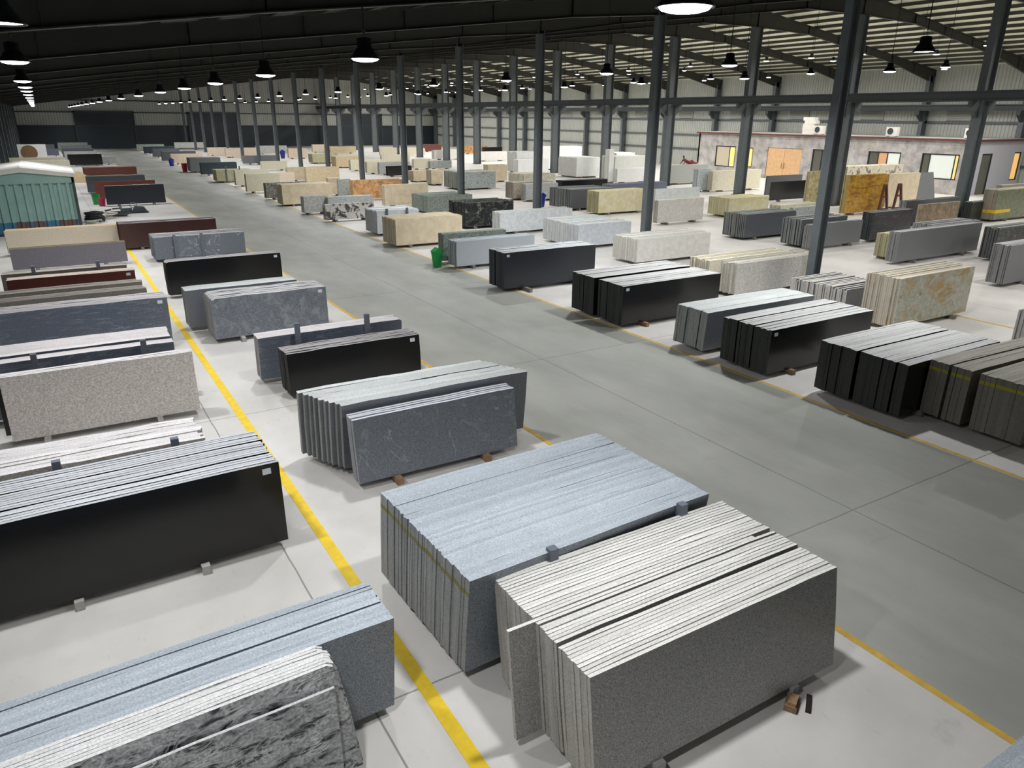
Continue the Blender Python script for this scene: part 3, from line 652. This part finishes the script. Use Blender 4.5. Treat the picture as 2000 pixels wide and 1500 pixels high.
# ---------------------------------------------------------------- slab bundles farther off
FAR = """S1 paleblue 19.41 26.14 2.99 0.94 2.79
S2 white 19.24 22.00 3.97 0.91 1.54
S3 whitespeck 18.36 16.13 4.10 1.01 1.03
S3b cream 17.79 16.79 3.93 1.06 0.92
S4 stripegrey 19.36 12.83 2.02 0.71 1.97
S5 swirl 19.15 11.15 3.67 1.37 1.01
S6 whitegrey 19.44 7.84 3.99 1.14 0.46
T1 darkgrey 27.97 24.41 3.62 1.09 1.37
T2a darkgrey 28.52 21.60 3.16 1.16 1.13
T2b midgrey 28.20 20.98 3.78 1.03 0.28
T3 blackstripe 32.71 21.02 3.28 1.29 0.51
T4 midgrey 28.47 16.95 6.07 1.20 0.19
T4b yellowgreen 29.24 17.56 2.11 0.91 0.69
T4c midgrey 32.48 17.88 3.62 1.11 1.00
T5 blackscratch 32.87 15.45 5.40 1.25 0.59
T6 midgrey 27.95 12.65 6.68 1.35 0.13
U1 brownmarble 38.78 22.39 3.89 1.22 0.10
U2 darkgrey 39.31 23.43 5.12 1.27 0.40
U3 darkgreen 44.88 22.85 2.44 1.01 0.50
U4 green 46.11 22.17 6.38 1.67 0.80
U5 taupe 45.98 21.97 8.43 1.97 0.30
V1 gold 40.96 28.21 3.87 2.23 0.40
V2 beige 46.56 29.22 3.49 2.08 0.25
V3 greenyellow 43.15 32.67 2.51 2.12 0.30
V4 creamspeck 49.04 34.05 6.78 2.22 1.00
V6 black 42.91 35.53 4.81 1.27 0.10
V6b darkgrey 45.69 38.23 3.93 1.41 0.20
V7a cream 35.44 28.48 3.37 0.75 0.78
V7b greyspeck 35.17 27.39 3.21 0.74 0.30
W1 yellow 33.68 30.73 3.40 1.00 1.64
W2a whitespeck 27.85 30.39 3.42 1.20 0.34
W2b whiteblue 31.55 34.74 3.74 1.30 0.30
W3 yellow 27.62 35.30 3.77 1.26 1.19
W4 darkgrey 27.43 37.90 3.45 1.16 2.31
W5 black 31.16 44.11 4.10 1.12 0.80
W6 bluegrey 31.49 39.18 5.08 1.21 0.80
W7a greywhite 27.69 43.47 2.67 1.07 0.58
W7b brownwhite 27.45 44.69 3.32 1.09 1.04
W7c yellowwhite 32.82 51.86 3.12 1.00 2.44
W11 midgreylight 46.29 49.24 4.40 1.55 1.00
W12a bluewhite 43.66 43.36 1.57 1.62 0.50
W12b cream 44.66 42.73 5.53 1.48 0.50
W8 whiteblock 43.26 58.92 2.77 1.76 3.12
W9a whiteblock 46.42 69.55 5.27 2.33 2.00
W9b whiteblock 41.49 66.89 2.38 1.98 2.00
W9c whiteblock 40.89 65.71 3.74 1.28 1.00
W10a whiteblock 49.18 60.32 2.40 2.03 2.00
W10b greyblock 44.14 54.26 4.00 2.06 2.00
W10c whiteblock 42.85 52.29 3.78 1.14 0.60
W10d whiteblock 42.38 52.93 0.53 2.77 0.60
X1 greyspeck 27.38 52.76 3.34 1.26 2.62
X2a beige 27.28 61.13 1.61 0.84 1.24
X2b beige 27.31 57.60 1.10 1.15 1.00
X3 greengrey 18.81 40.18 2.94 0.93 2.31
X4 blackvein 17.90 33.84 2.90 1.20 1.90
X5 whiteblue 18.57 31.44 4.34 0.96 0.85
X6 beige 17.94 44.76 3.04 1.25 0.50
X7 orange 17.42 49.10 3.60 1.23 0.60
X8a beige 17.03 53.12 0.91 1.14 0.50
X8b greyspeck 17.11 51.13 0.89 1.20 0.30
X9a beige 17.80 66.59 3.63 1.08 0.50
X9b tan 18.69 63.99 2.89 1.20 0.50
X9c pinkbeige 15.80 64.35 2.00 0.82 0.50
X10 black 27.59 67.72 2.47 0.87 0.50
X10b greywhite 27.67 70.08 3.23 1.10 0.40
X11 cream 27.07 71.80 3.47 1.08 0.60
X12 cream 27.05 76.45 3.44 1.00 0.60
X13 tan 27.24 81.63 3.21 1.11 1.57
X14 olive 27.29 90.25 3.14 0.98 1.81
X15 pinkbeige 27.55 101.48 2.51 1.19 0.60
X15b greywhite 26.49 114.57 4.41 1.08 0.60
X17 greyspeck 35.74 75.56 2.62 0.78 0.50
X17b cream 34.00 75.99 2.08 0.98 0.50
X18 white 47.88 86.57 4.21 1.09 0.80
X18a white 44.17 92.02 4.33 1.11 0.80
X18b beige 33.16 58.30 1.95 1.38 0.80
X19a orange 55.17 104.60 4.21 1.05 0.50
X19b black 58.31 103.79 3.31 0.89 0.50
X19c redbrown 52.43 112.97 3.10 1.03 0.50
X20a cream 41.61 104.72 2.63 1.00 0.50
X20b cream 34.53 86.51 3.65 0.93 0.50
X20c cream 44.65 102.89 3.24 0.91 0.50
X20d pinkbeige 35.65 117.51 2.44 1.05 0.50
X20e tan 36.96 112.91 4.00 0.91 0.50
R9 blackwhite 12.49 39.73 2.77 0.83 0.44
R9b greyspeck 13.68 42.93 2.74 0.87 0.60
R10 greywhite 12.38 43.37 1.45 0.94 0.60
R11 beige 12.42 48.10 3.25 1.22 1.33
R11b darkspeck 12.49 52.54 2.87 0.99 0.50
R12 beigegrey 12.35 57.63 2.45 1.26 0.50
R13 beigegrey 12.81 63.51 2.69 1.18 0.50
R14 olive 12.17 67.82 2.86 0.93 1.68
R15 darkteal 12.38 76.28 3.27 1.07 0.50
R16 midgrey 12.14 80.64 2.88 1.29 1.95
R17 pinkbeige 12.38 95.17 3.41 1.03 0.60
R18 darkgrey 12.14 100.91 3.87 1.08 0.60
R19 darkgrey 12.27 110.78 3.31 1.00 0.60
R20 darkteal 12.28 120.68 4.03 0.92 0.60
R21 greengrey 12.48 132.21 3.94 0.82 0.60
P1 pinkbeige 19.54 113.10 3.07 0.97 0.60
P2 pinkbeige 20.77 107.24 4.31 1.09 0.60
P3 midgrey 19.60 91.53 3.79 0.86 0.60
P5 cream 18.96 80.52 2.62 0.82 0.60
P4 white 18.70 137.68 4.77 0.90 0.60
M12b redbrown 2.50 56.95 3.67 1.11 0.30
M13 darkgrey 2.29 61.82 3.74 1.12 1.20
M14 redbrown 2.84 79.18 4.34 0.67 1.62
M15 greywhite 2.86 97.30 4.04 0.75 0.80
M16 black 2.15 96.02 3.29 1.10 0.50
M17 greywhite 2.07 103.73 3.43 1.11 0.50
M18 darkgrey 2.09 112.76 3.48 1.11 0.50
M19 midgrey 2.17 123.28 3.73 1.12 0.50
M20 greengrey 2.03 133.75 3.89 1.12 0.50
L9 bluegrey -0.04 118.99 1.77 0.81 0.50
L10 midgrey -0.13 136.83 1.70 0.80 0.50
L11 cream -3.11 83.45 5.05 1.17 0.50
L12 cream -3.07 89.31 4.75 1.15 0.50"""
LAND = {}
rows = {'aisle':[], 'slim':[], 'second':[], 'third':[], 'tall':[], 'centre':[], 'side':[]}
ents = []
EXTRA = """M10 swirlvein 3.04 31.57 3.41 0.86 1.3
M11 maroon 2.16 35.17 3.86 1.0 .9
M12 navy 2.84 52.92 3.36 1.14 .5
L7 purplegrey -1.66 31.84 3.73 .75 .5
L8 creamy -1.89 35.83 4.07 .9 .5
R6 palebluegrey 12.67 24.70 3.51 .95 .65
R6b greengrey 12.75 25.95 2.85 1.05 .5
R7 beige 12.54 30.21 3.28 1.13 1.6
R8 paleblue 13.1 33.82 2.2 1.08 1.6"""
for ln in (EXTRA+'\n'+FAR).split('\n'):
    k, m, x, y, L, H, D = ln.split(); ents.append((k, m, float(x), float(y), float(L), float(H), float(D)))
FIX = dict(U5=('taupe',52.3,25.0,9.5,1.5,.4), T6=('midgrey',27.9,12.6,6.68,1.35,.6), T4=('midgrey',28.5,17.0,6.07,1.2,.45), T4b=('yellowgreen',29.2,17.75,2.11,.95,.7))
ents = [(e[0],)+FIX[e[0]] if e[0] in FIX else e for e in ents]
def rowof(x):
    return ('side' if x < 1 else 'centre' if x < 5 else 'aisle' if x < 15 else 'slim' if x < 25 else 'second' if x < 30.5 else 'third' if x < 40.5 else 'tall')
ROWTXT = {'side':'by the dark side wall', 'centre':'on the cabin side of the aisle', 'aisle':'on the column side of the aisle',
          'slim':'by the slim columns', 'second':'just behind the slim columns', 'third':'before the tall columns', 'tall':'beyond the tall columns'}
for e in ents: rows[rowof(e[2])].append(e)
LAB = {}
for r, es in rows.items():
    es.sort(key=lambda e: e[3]); 
    for i, e in enumerate(es):
        w = STONES[e[1]][2]
        same = [f for f in es if STONES[f[1]][2] == w]
        if len(same) == 1: LAB[e[0]] = 'only bundle of %s %s' % (w, ROWTXT[r])
        else: LAB[e[0]] = '%s bundle from the camera of %s %s' % (ordw(same.index(e)+1), w, ROWTXT[r])
def bundle(e):
    k, m, x, y, L, H, D = e; rng = random.Random(k)
    t = empty('slab_bundle', (x, y, 0)); fm, em = face_mat(m), edge_mat(m)
    T = .03 if y < 45 else .05; n = max(2, min(40, int(D/(.05 if y < 45 else .08))))
    p = D/n
    nm = end_shade_mat(m) or em; f = slab_mesh(L, H, T, fm, em, rng, nm=nm); link('front_slab', f, t, (0,0,.12))
    mb = MB()
    for i in range(1, n):
        dl, dr, dh = rng.uniform(-.03,.04), rng.uniform(-.06,.04), rng.uniform(-.03,.02)
        if rng.random() < .12: dh -= .06
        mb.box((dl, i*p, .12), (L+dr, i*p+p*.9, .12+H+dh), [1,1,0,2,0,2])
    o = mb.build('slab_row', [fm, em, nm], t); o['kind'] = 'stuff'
    for fr in (.2, .8): MB().box((L*fr-.06,-.12,0),(L*fr+.06,D+.06,.118)).build('bearer', M['woodg'], t)
    return tag(t, LAB[k], 'slab bundle', 'slab bundles ' + ROWTXT[rowof(x)])
BT = {}
for e in ents: BT[e[0]] = bundle(e)
# uprights seen on a few farther racks
def uprights(key, pts, top, label):
    e = [f for f in ents if f[0] == key][0]
    t = empty('slab_rack', (e[2], e[3], 0))
    for (dx, dy) in pts:
        MB().box((dx-.05,dy-.04,0),(dx+.05,dy+.04,top)).build('post', M['post'], t)
    MB().box((pts[0][0],pts[0][1]-.03,.04),(pts[-1][0],pts[0][1]+.03,.1)).build('base_beam', M['post'], t)
    tag(t, label, 'rack', 'slab racks with uprights')
uprights('M10', [(.75,-.07),(1.75,-.07)], 1.06, 'two grey uprights in front of the white-swirl bundle')
uprights('R14', [(.8,-.07),(1.9,-.07)], 1.35, 'two grey uprights in front of the olive beige bundle by the aisle')
uprights('R8', [(.5,-.07),(1.55,-.07)], 1.3, 'two dark uprights in front of the short pale blue bundle')
# painted band on the green bundle
e = [f for f in ents if f[0] == 'U4'][0]
o = MB().box((-.012,-.012,.5),(1.7,0,.68)).box((-.012,-.012,.5),(0,e[6],.68)).build('yellow_band', M['yellow'], BT['U4']); o['label'] = 'bright yellow band around the bundle'
# round brown medallion slab behind the cabin
e = ('L13', 'whiteblock', -2.2, 93.0, 2.5, 2.3, .6)
t = empty('slab_bundle', (e[2], e[3], 0)); link('front_slab', slab_mesh(2.5,2.3,.05,face_mat('whiteblock'),edge_mat('whiteblock'),random.Random(1)), t, (0,0,.12))
o = MB().box((0,.06,.12),(2.48,.5,2.38)).build('slab_row', [face_mat('whiteblock')], t); o['kind'] = 'stuff'
MB().lathe([(.74,0),(.74,.02),(.001,.02)], 32).build('round_inlay', M['brown'], t, (.95,-.001,1.6), (R(90),0,0))['label'] = 'big round brown inlay'
for fr in (.2,.8): MB().box((2.5*fr-.06,-.1,0),(2.5*fr+.06,.6,.118)).build('bearer', M['woodg'], t)
tag(t, 'white slab with a big round brown patch behind the teal cabin', 'slab bundle')
# ---------------------------------------------------------------- teal cabin
cy = 42.0; t = empty('site_cabin', (-1.05, cy, 0))
mb = MB(); xs0, xs1 = -2.15, 2.05; n = 12; st_ = (xs1-xs0)/n; vs = []; fs = []
prof = []
for i in range(n):
    for dx, dy in ((0,0),(.35,0),(.5,.09),(.85,.09)): prof.append((xs0+(i+dx)*st_, dy))
prof.append((xs1, 0))
for x, y in prof: vs += [(x,y,.12),(x,y,2.35)]
for i in range(len(prof)-1): fs.append((2*i,2*i+2,2*i+3,2*i+1))
mb.add(vs, fs); mb.prism([(xs0,2.35),(xs1,2.35),(xs1,2.62),(-.05,2.9),(xs0,2.62)], 'y', -.02, .06)
mb.box((xs0,.1,.12),(xs0+.05,6.0,2.5)); mb.box((xs1-.05,.1,.12),(xs1,6.0,2.5)); mb.box((xs0,5.95,.12),(xs1,6.0,2.5))
mb.build('cabin_wall', M['cont'], t)
MB().box((xs0-.02,-.03,0),(xs1+.02,6.02,.12)).box((xs1-.09,-.02,.12),(xs1+.03,.1,2.6)).build('cabin_frame', M['steeld'], t)
MB().prism([(xs0-.12,2.6),(-.05,2.88),(xs1+.12,2.6),(xs1+.12,2.76),(-.05,3.1),(xs0-.12,2.76)], 'y', -.12, 6.1).build('cabin_roof', M['whitep'], t)
tag(t, 'teal corrugated cabin with a white peaked roof and blue base', 'cabin')

# ---------------------------------------------------------------- office block beside the side wall
OX, OY0, OY1, OH = 60.5, 31.68, 60.4, 4.1
t = empty('office_block', (OX, OY0, 0)); LY = OY1-OY0
opens = [(55.13,57.83,.78,2.84),(52.84,53.74,.9,2.79),(47.03,51.05,0,2.89),(43.14,45.89,.1,2.94),(37.3,40.26,.9,2.99),(32.51,35.51,1.1,3.03)]
mb = MB(); ys = sorted([0, LY]+[v-OY0 for o_ in opens for v in o_[:2]])
for a, b in zip(ys[:-1], ys[1:]):
    o_ = [q for q in opens if abs(q[0]-OY0-a) < .01]
    if o_:
        z0, z1 = o_[0][2:]
        if z0 > 0: mb.box((0,a,0),(.25,b,z0))
        mb.box((0,a,z1),(.25,b,OH))
    else: mb.box((0,a,0),(.25,b,OH))
mb.build('clad_wall', M['clad'], t)
# end wall facing the camera, with a door opening and a window opening
mb = MB(); X1 = XR-OX-.5
for a, b, z0, z1 in ((0,1.6,0,OH),(1.6,3.1,3.1,OH),(3.1,6.4,0,OH),(6.4,X1-.25,3.15,OH),(6.4,X1-.25,0,.95),(X1-.25,X1,0,OH)):
    mb.box((a,-.02,z0),(b,.2,z1))
mb.build('end_wall', M['plaster'], t)
MB().box((0,LY-.2,0),(X1,LY,OH)).build('back_wall', M['plaster'], t)
MB().box((.3,.25,.001),(X1,LY-.2,.02)).build('floor_slab', M['conc'], t)
MB().box((5.2,.25,0),(5.3,LY-.2,3.4)).build('inner_wall', M['plaster'], t)
MB().box((-.25,-.25,OH+.0),(X1,LY+.1,OH+.1)).build('roof', M['conc'], t)
MB().box((-.3,-.3,OH-.09),(-.2,LY+.12,OH+.06)).box((-.3,-.3,OH-.09),(X1,-.2,OH+.06)).build('fascia', M['maroonp'], t)
def win(yc0, yc1, z0, z1, panes, name='window'):
    a, b = yc0-OY0, yc1-OY0; f = MB()
    f.box((.02,a,z0),(.14,a+.1,z1)).box((.02,b-.1,z0),(.14,b,z1)).box((.02,a,z0),(.14,b,z0+.09)).box((.02,a,z1-.09),(.14,b,z1))
    w_ = f.build(name, M['frame'], t)
    for p0, p1, m in panes:
        MB().box((.07,a+.1+(b-a-.2)*p0,z0+.09),(.09,a+.1+(b-a-.2)*p1-.02,z1-.09)).build('pane', M[m], w_)
        if p1 < 1: MB().box((.03,a+.1+(b-a-.2)*p1-.04,z0+.09),(.13,a+.1+(b-a-.2)*p1+.04,z1-.09)).build('mullion', M['frame'], w_)
win(55.13,57.83,.78,2.84,[(0,.28,'warm'),(.28,1,'beigep')])
win(52.84,53.74,.9,2.79,[(0,1,'warm')])
win(43.14,45.89,.1,2.94,[(0,.25,'cool'),(.25,.65,'dim'),(.65,1,'dim')])
win(37.3,40.26,.9,2.99,[(0,.4,'cool'),(.4,.7,'tanp'),(.7,1,'dim')])
win(32.51,35.51,1.1,3.03,[(0,.09,'warm'),(.09,.8,'cool'),(.8,1,'dim')])
d = MB().box((.05,47.03-OY0+.05,0),(.13,49.02-OY0,2.86)).box((.05,49.05-OY0,0),(.13,51.0-OY0,2.86)).build('double_door', M['doorwood'], t)
MB().tube([(.0,48.9-OY0,1.0),(-.02,48.9-OY0,1.0),(-.02,48.9-OY0,1.5),(.03,48.9-OY0,1.5)], .02, 6).tube([(.0,49.2-OY0,1.0),(-.02,49.2-OY0,1.0),(-.02,49.2-OY0,1.5),(.03,49.2-OY0,1.5)], .02, 6).build('handle', M['frame'], d)
d = MB().box((1.65,.06,0),(3.05,.1,3.05)).build('door', M['dim'], t)
MB().box((1.6,.0,0),(1.7,.16,3.1)).box((3.0,.0,0),(3.1,.16,3.1)).box((1.6,.0,3.0),(3.1,.16,3.1)).build('door_frame', M['frame'], d)
w_ = MB().box((6.4,.0,.95),(6.48,.16,3.15)).box((X1-.33,.0,.95),(X1-.25,.16,3.15)).box((6.4,.0,.95),(X1-.25,.16,1.04)).box((6.4,.0,3.06),(X1-.25,.16,3.15)).build('window', M['frame'], t)
MB().box((6.48,.08,1.04),(X1-.33,.1,3.06)).build('pane', M['warm'], w_)
st(t, 'single-storey grey stone-clad office with lit windows under the side wall', 'office')
def ac(y, lab):
    t = empty('air_conditioner', (OX+.5, y, OH+.1))
    MB().box((-.2,-.48,.06),(.2,.48,.76)).build('casing', M['whitep'], t)
    mb = MB().lathe([(.26,0),(.26,.03),(.22,.03),(.22,.005),(.001,.005)], 20); mb.build('fan_grille', M['steeld'], t, (-.2,.1,.42), (0,R(-90),0))
    for s in (-.38,.38): MB().box((-.18,s-.04,0),(.18,s+.04,.06)).build('foot_rail', M['steeld'], t)
    tag(t, lab, 'air conditioner', 'outdoor units on the office roof')
ac(32.2, 'white outdoor air conditioner at the near end of the office roof')
ac(38.7, 'white outdoor air conditioner in the middle of the office roof')
ac(45.85, 'white outdoor air conditioner beside the carton pile on the office roof')
rng = random.Random(5)
for k in range(5):
    b_ = MB().box((-.3,-.6,0),(.3,.6,.3)).build('carton', M['whitep'], None, (OX+1.2, 47.4+rng.uniform(-.1,.1), OH+.1+.3*k), (0,0,rng.uniform(-.08,.08)))
    tag(b_, 'pale flat carton on the office roof, %s from the bottom of its pile' % ordw(k+1), 'carton', 'cartons piled on the office roof')

# ---------------------------------------------------------------- bins, buckets, drum
def bin_(x, y, mat, label, h=.62, r=.2, dome=True):
    t = empty('dustbin', (x, y, 0)); mb = MB()
    mb.lathe([(r*.72,0),(r*.98,h*.82),(r*1.06,h*.83),(r*1.06,h*.88),(r*.9,h*.88),(r*.66,.03),(.001,.03)], 20); mb.build('bin_body', mat, t, smooth=False)
    if dome:
        MB().box((-r*.8,-r*.8,h*.88),(r*.8,r*.8,h*.96)).prism([(-r*.8,h*.96),(r*.8,h*.96),(0,h*1.16)], 'y', -r*.75, r*.75).build('swing_lid', mat, t)
    tag(t, label, 'bin')
bin_(12.3, 25.62, M['green'], 'green dustbin with a peaked lid at the aisle edge', .64, .23)
bin_(27.05, 40.6, M['blue'], 'blue dustbin beside a slim column and dark grey bundle', .8, .3)
bin_(12.0, 92.5, M['blue'], 'blue dustbin at the aisle edge beside a pinkish beige bundle', .75, .3)
bin_(27.2, 103.2, M['blue'], 'dark blue drum behind the slim columns far down the hall', .95, .35)
def bucket(x, y, mat, label, h=.42, r=.2):
    t = empty('bucket', (x, y, 0))
    MB().lathe([(r*.75,0),(r,h),(r*1.06,h),(r*1.06,h-.03),(r*.96,h-.02),(r*.72,.02),(.001,.02)], 20).build('bucket_body', mat, t)
    MB().tube([(r*math.cos(a),0,h-.02+.5*r*math.sin(a)) for a in [math.pi*k/10 for k in range(11)]], .008, 6).build('bail_handle', M['steel'], t)
    tag(t, label, 'bucket')
bucket(11.9, 82.8, M['red'], 'red bucket at the aisle edge beside a grey bundle', .8, .3)
bucket(2.35, 54.6, M['green'], 'green bucket at the cabin-side end of the navy bundle', .62, .24)
bucket(2.6, 53.6, M['pink'], 'pink bucket in front of the green bucket', .45, .22)
bucket(18.35, 55.3, M['whitep'], 'white bucket on the floor between the beige bundles', .5, .22)

# ---------------------------------------------------------------- A-shaped trestles by the golden slab
for j, (x, y) in enumerate(((43.9, 27.6), (45.4, 27.6))):
    t = empty('a_frame_trestle', (x, y, 0))
    for s in (-1, 1): MB().bar((s*.48,0,0),(s*.09,.1,1.75),.12,.12).build('leg', M['rustA'], t)
    MB().bar((-.11,.1,1.73),(.11,.1,1.73),.12,.12).build('head_bar', M['rustA'], t)
    MB().bar((-.24,.06,1.05),(.24,.06,1.05),.08,.1).build('cross_bar', M['rustA'], t)
    MB().bar((-.42,.02,.3),(.42,.02,.3),.08,.1).build('cross_bar', M['rustA'], t)
    tag(t, ['rust-brown A-shaped trestle next to the golden slab', 'rust-brown A-shaped trestle farther from the golden slab'][j], 'trestle', 'A-shaped trestles')
o = link('stone_slab', slab_mesh(5.0,2.05,.04,face_mat('midgrey'),edge_mat('midgrey'),random.Random(9)), None, (50.0,30.7,.0), (-R(14),0,0))
tag(o, 'olive-grey slab leaning back below the office window', 'stone slab')

# ---------------------------------------------------------------- clutter beside the cabin
rng = random.Random(11)
pts = []
for k in range(120):
    a = k*.42; r = .42+.06*math.sin(k*.9); pts.append((r*math.cos(a), r*.8*math.sin(a), .05+.004*k+.03*math.sin(k)))
o = MB().tube(pts, .045, 7).build('hose_coil', M['blackr'], None, (1.75,45.7,0)); tag(o, 'black coiled hose on the floor beside the teal cabin', 'hose')
for j, (x, y, l) in enumerate(((2.45,46.6,'pale lifting straps heaped beside the black hose'), (1.55,44.5,'pale strap trailing along the floor by the cabin wall'))):
    pts = [(rng.uniform(-.45,.45)+.1*k/40, rng.uniform(-.3,.3), .03+.016*k+.04*rng.random()) for k in range(14+8*(1-j))]
    cu = MB(); sm = []
    for a, b in zip(pts[:-1], pts[1:]):
        for f in (0,.33,.66): sm.append(tuple(a[i]+(b[i]-a[i])*f for i in range(3)))
    o = cu.tube(sm, .035, 6).build('lifting_strap', M['strap'], None, (x,y,0)); tag(o, l, 'strap', 'lifting straps by the cabin')
t = empty('lifting_clamp', (3.95, 48.9, 0))
MB().box((-.75,-.2,0),(.75,.2,.08)).box((-.7,-.16,.08),(-.1,.16,.3)).build('clamp_body', M['navy'], t)
MB().prism([(-.1,.08),(.7,.08),(.55,.34),(.05,.4)], 'y', -.12, -.04).prism([(-.1,.08),(.7,.08),(.55,.34),(.05,.4)], 'y', .04, .12).build('jaw', M['steeld'], t)
MB().tube([(.18*math.cos(a),0,.46+.16*math.sin(a)) for a in [2*math.pi*k/14 for k in range(15)]], .025, 6).build('lifting_ring', M['steel'], t)
tag(t, 'dark blue lifting clamp on the floor beyond the maroon bundle', 'lifting clamp')
t = MB()
for k in range(9):
    a = rng.uniform(0,6.28); t.bar((rng.uniform(-.7,.7),rng.uniform(-.3,.3),.05+.06*k),(rng.uniform(-.7,.7),rng.uniform(-.3,.3),.06+.05*k),.1,.07)
tag(t.build('scrap_pile', M['steeld'], None, (3.0,47.6,0)), 'tangle of dark scrap bars between the straps and the clamp', 'scrap')
for j, (x, y, a, l) in enumerate(((2.15,74.0,.5,'broken cream slab piece leaning behind the cabin corner'), (2.3,72.8,-.5,'shorter broken cream slab piece lying before the leaning one'))):
    mb = MB().prism([(-.7,0),(.65,0),(.8,.5),(.2,.85-.3*j),(-.5,.7-.3*j)], 'y', 0, .05)
    tag(mb.build('broken_slab', edge_mat('creamy'), None, (x,y,0), (-R(14),0,a)), l, 'broken slab', 'broken slab pieces')

# ---------------------------------------------------------------- person on the light grey bundle
PZ = .12+1.55
t = empty('person', (48.75, 49.75, PZ)); t.scale = (1,1,1)
J = [((0,0,.13),.13),((-.22,0,.22),.13),((-.42,0,.36),.145),((-.52,0,.46),.06),((-.57,0,.58),.095),((-.56,0,.66),.08),
     ((-.40,.17,.38),.06),((-.56,.24,.18),.045),((-.72,.20,.05),.036),((-.80,.19,.04),.035),
     ((-.40,-.17,.38),.06),((-.58,-.24,.18),.045),((-.74,-.22,.05),.036),((-.82,-.21,.04),.035),
     ((.18,.1,.11),.09),((.55,.12,.30),.065),((.86,.13,.07),.05),((.96,.13,.10),.045),
     ((.18,-.1,.11),.09),((.58,-.12,.11),.065),((.96,-.13,.07),.05),((1.04,-.13,.13),.045)]
Eg = [(0,1),(1,2),(2,3),(3,4),(4,5),(2,6),(6,7),(7,8),(8,9),(2,10),(10,11),(11,12),(12,13),(0,14),(14,15),(15,16),(16,17),(0,18),(18,19),(19,20),(20,21)]
def skin_obj(name, J, E, mat, parent):
    bm = bmesh.new(); lay = bm.verts.layers.skin.verify()
    vs = [bm.verts.new(p) for p, r in J]
    for a, b in E: bm.edges.new((vs[a], vs[b]))
    for i, (v, (p, r)) in enumerate(zip(vs, J)): v[lay].radius = (r, r); v[lay].use_root = (i == 0)
    me = bpy.data.meshes.new(name); bm.to_mesh(me); bm.free(); me.materials.append(mat)
    o = link(name, me, parent); sk = o.modifiers.new('skin', 'SKIN'); sk.use_smooth_shade = True
    su = o.modifiers.new('sub', 'SUBSURF'); su.levels = 2; su.render_levels = 2
    return o
skin_obj('body', J, Eg, M['skin'], t)
keep = [0,1,2,6,7,10,11,14,15,16,18,19,20]; mp = {k: i for i, k in enumerate(keep)}
skin_obj('clothing', [(J[k][0], J[k][1]*1.22) for k in keep], [(mp[a],mp[b]) for a,b in Eg if a in mp and b in mp], M['cloth'], t)
skin_obj('hair', [((-.60,0,.60),.09),((-.58,0,.68),.1),((-.52,0,.66),.07)], [(0,1),(1,2)], M['hair'], t)
tag(t, 'person in dark red clothes reclining on top of a light grey bundle', 'person')

# ---------------------------------------------------------------- view
vs_ = scene.view_settings; vs_.view_transform = 'Standard'; vs_.look = 'None'; vs_.gamma = 1; vs_.use_curve_mapping = False
vs_.exposure = EXPO
scene.display_settings.display_device = 'sRGB'
scene.cycles.use_denoising = True
scene.cycles.max_bounces = 6; scene.cycles.diffuse_bounces = 4; scene.cycles.glossy_bounces = 3
scene.cycles.sample_clamp_indirect = 4
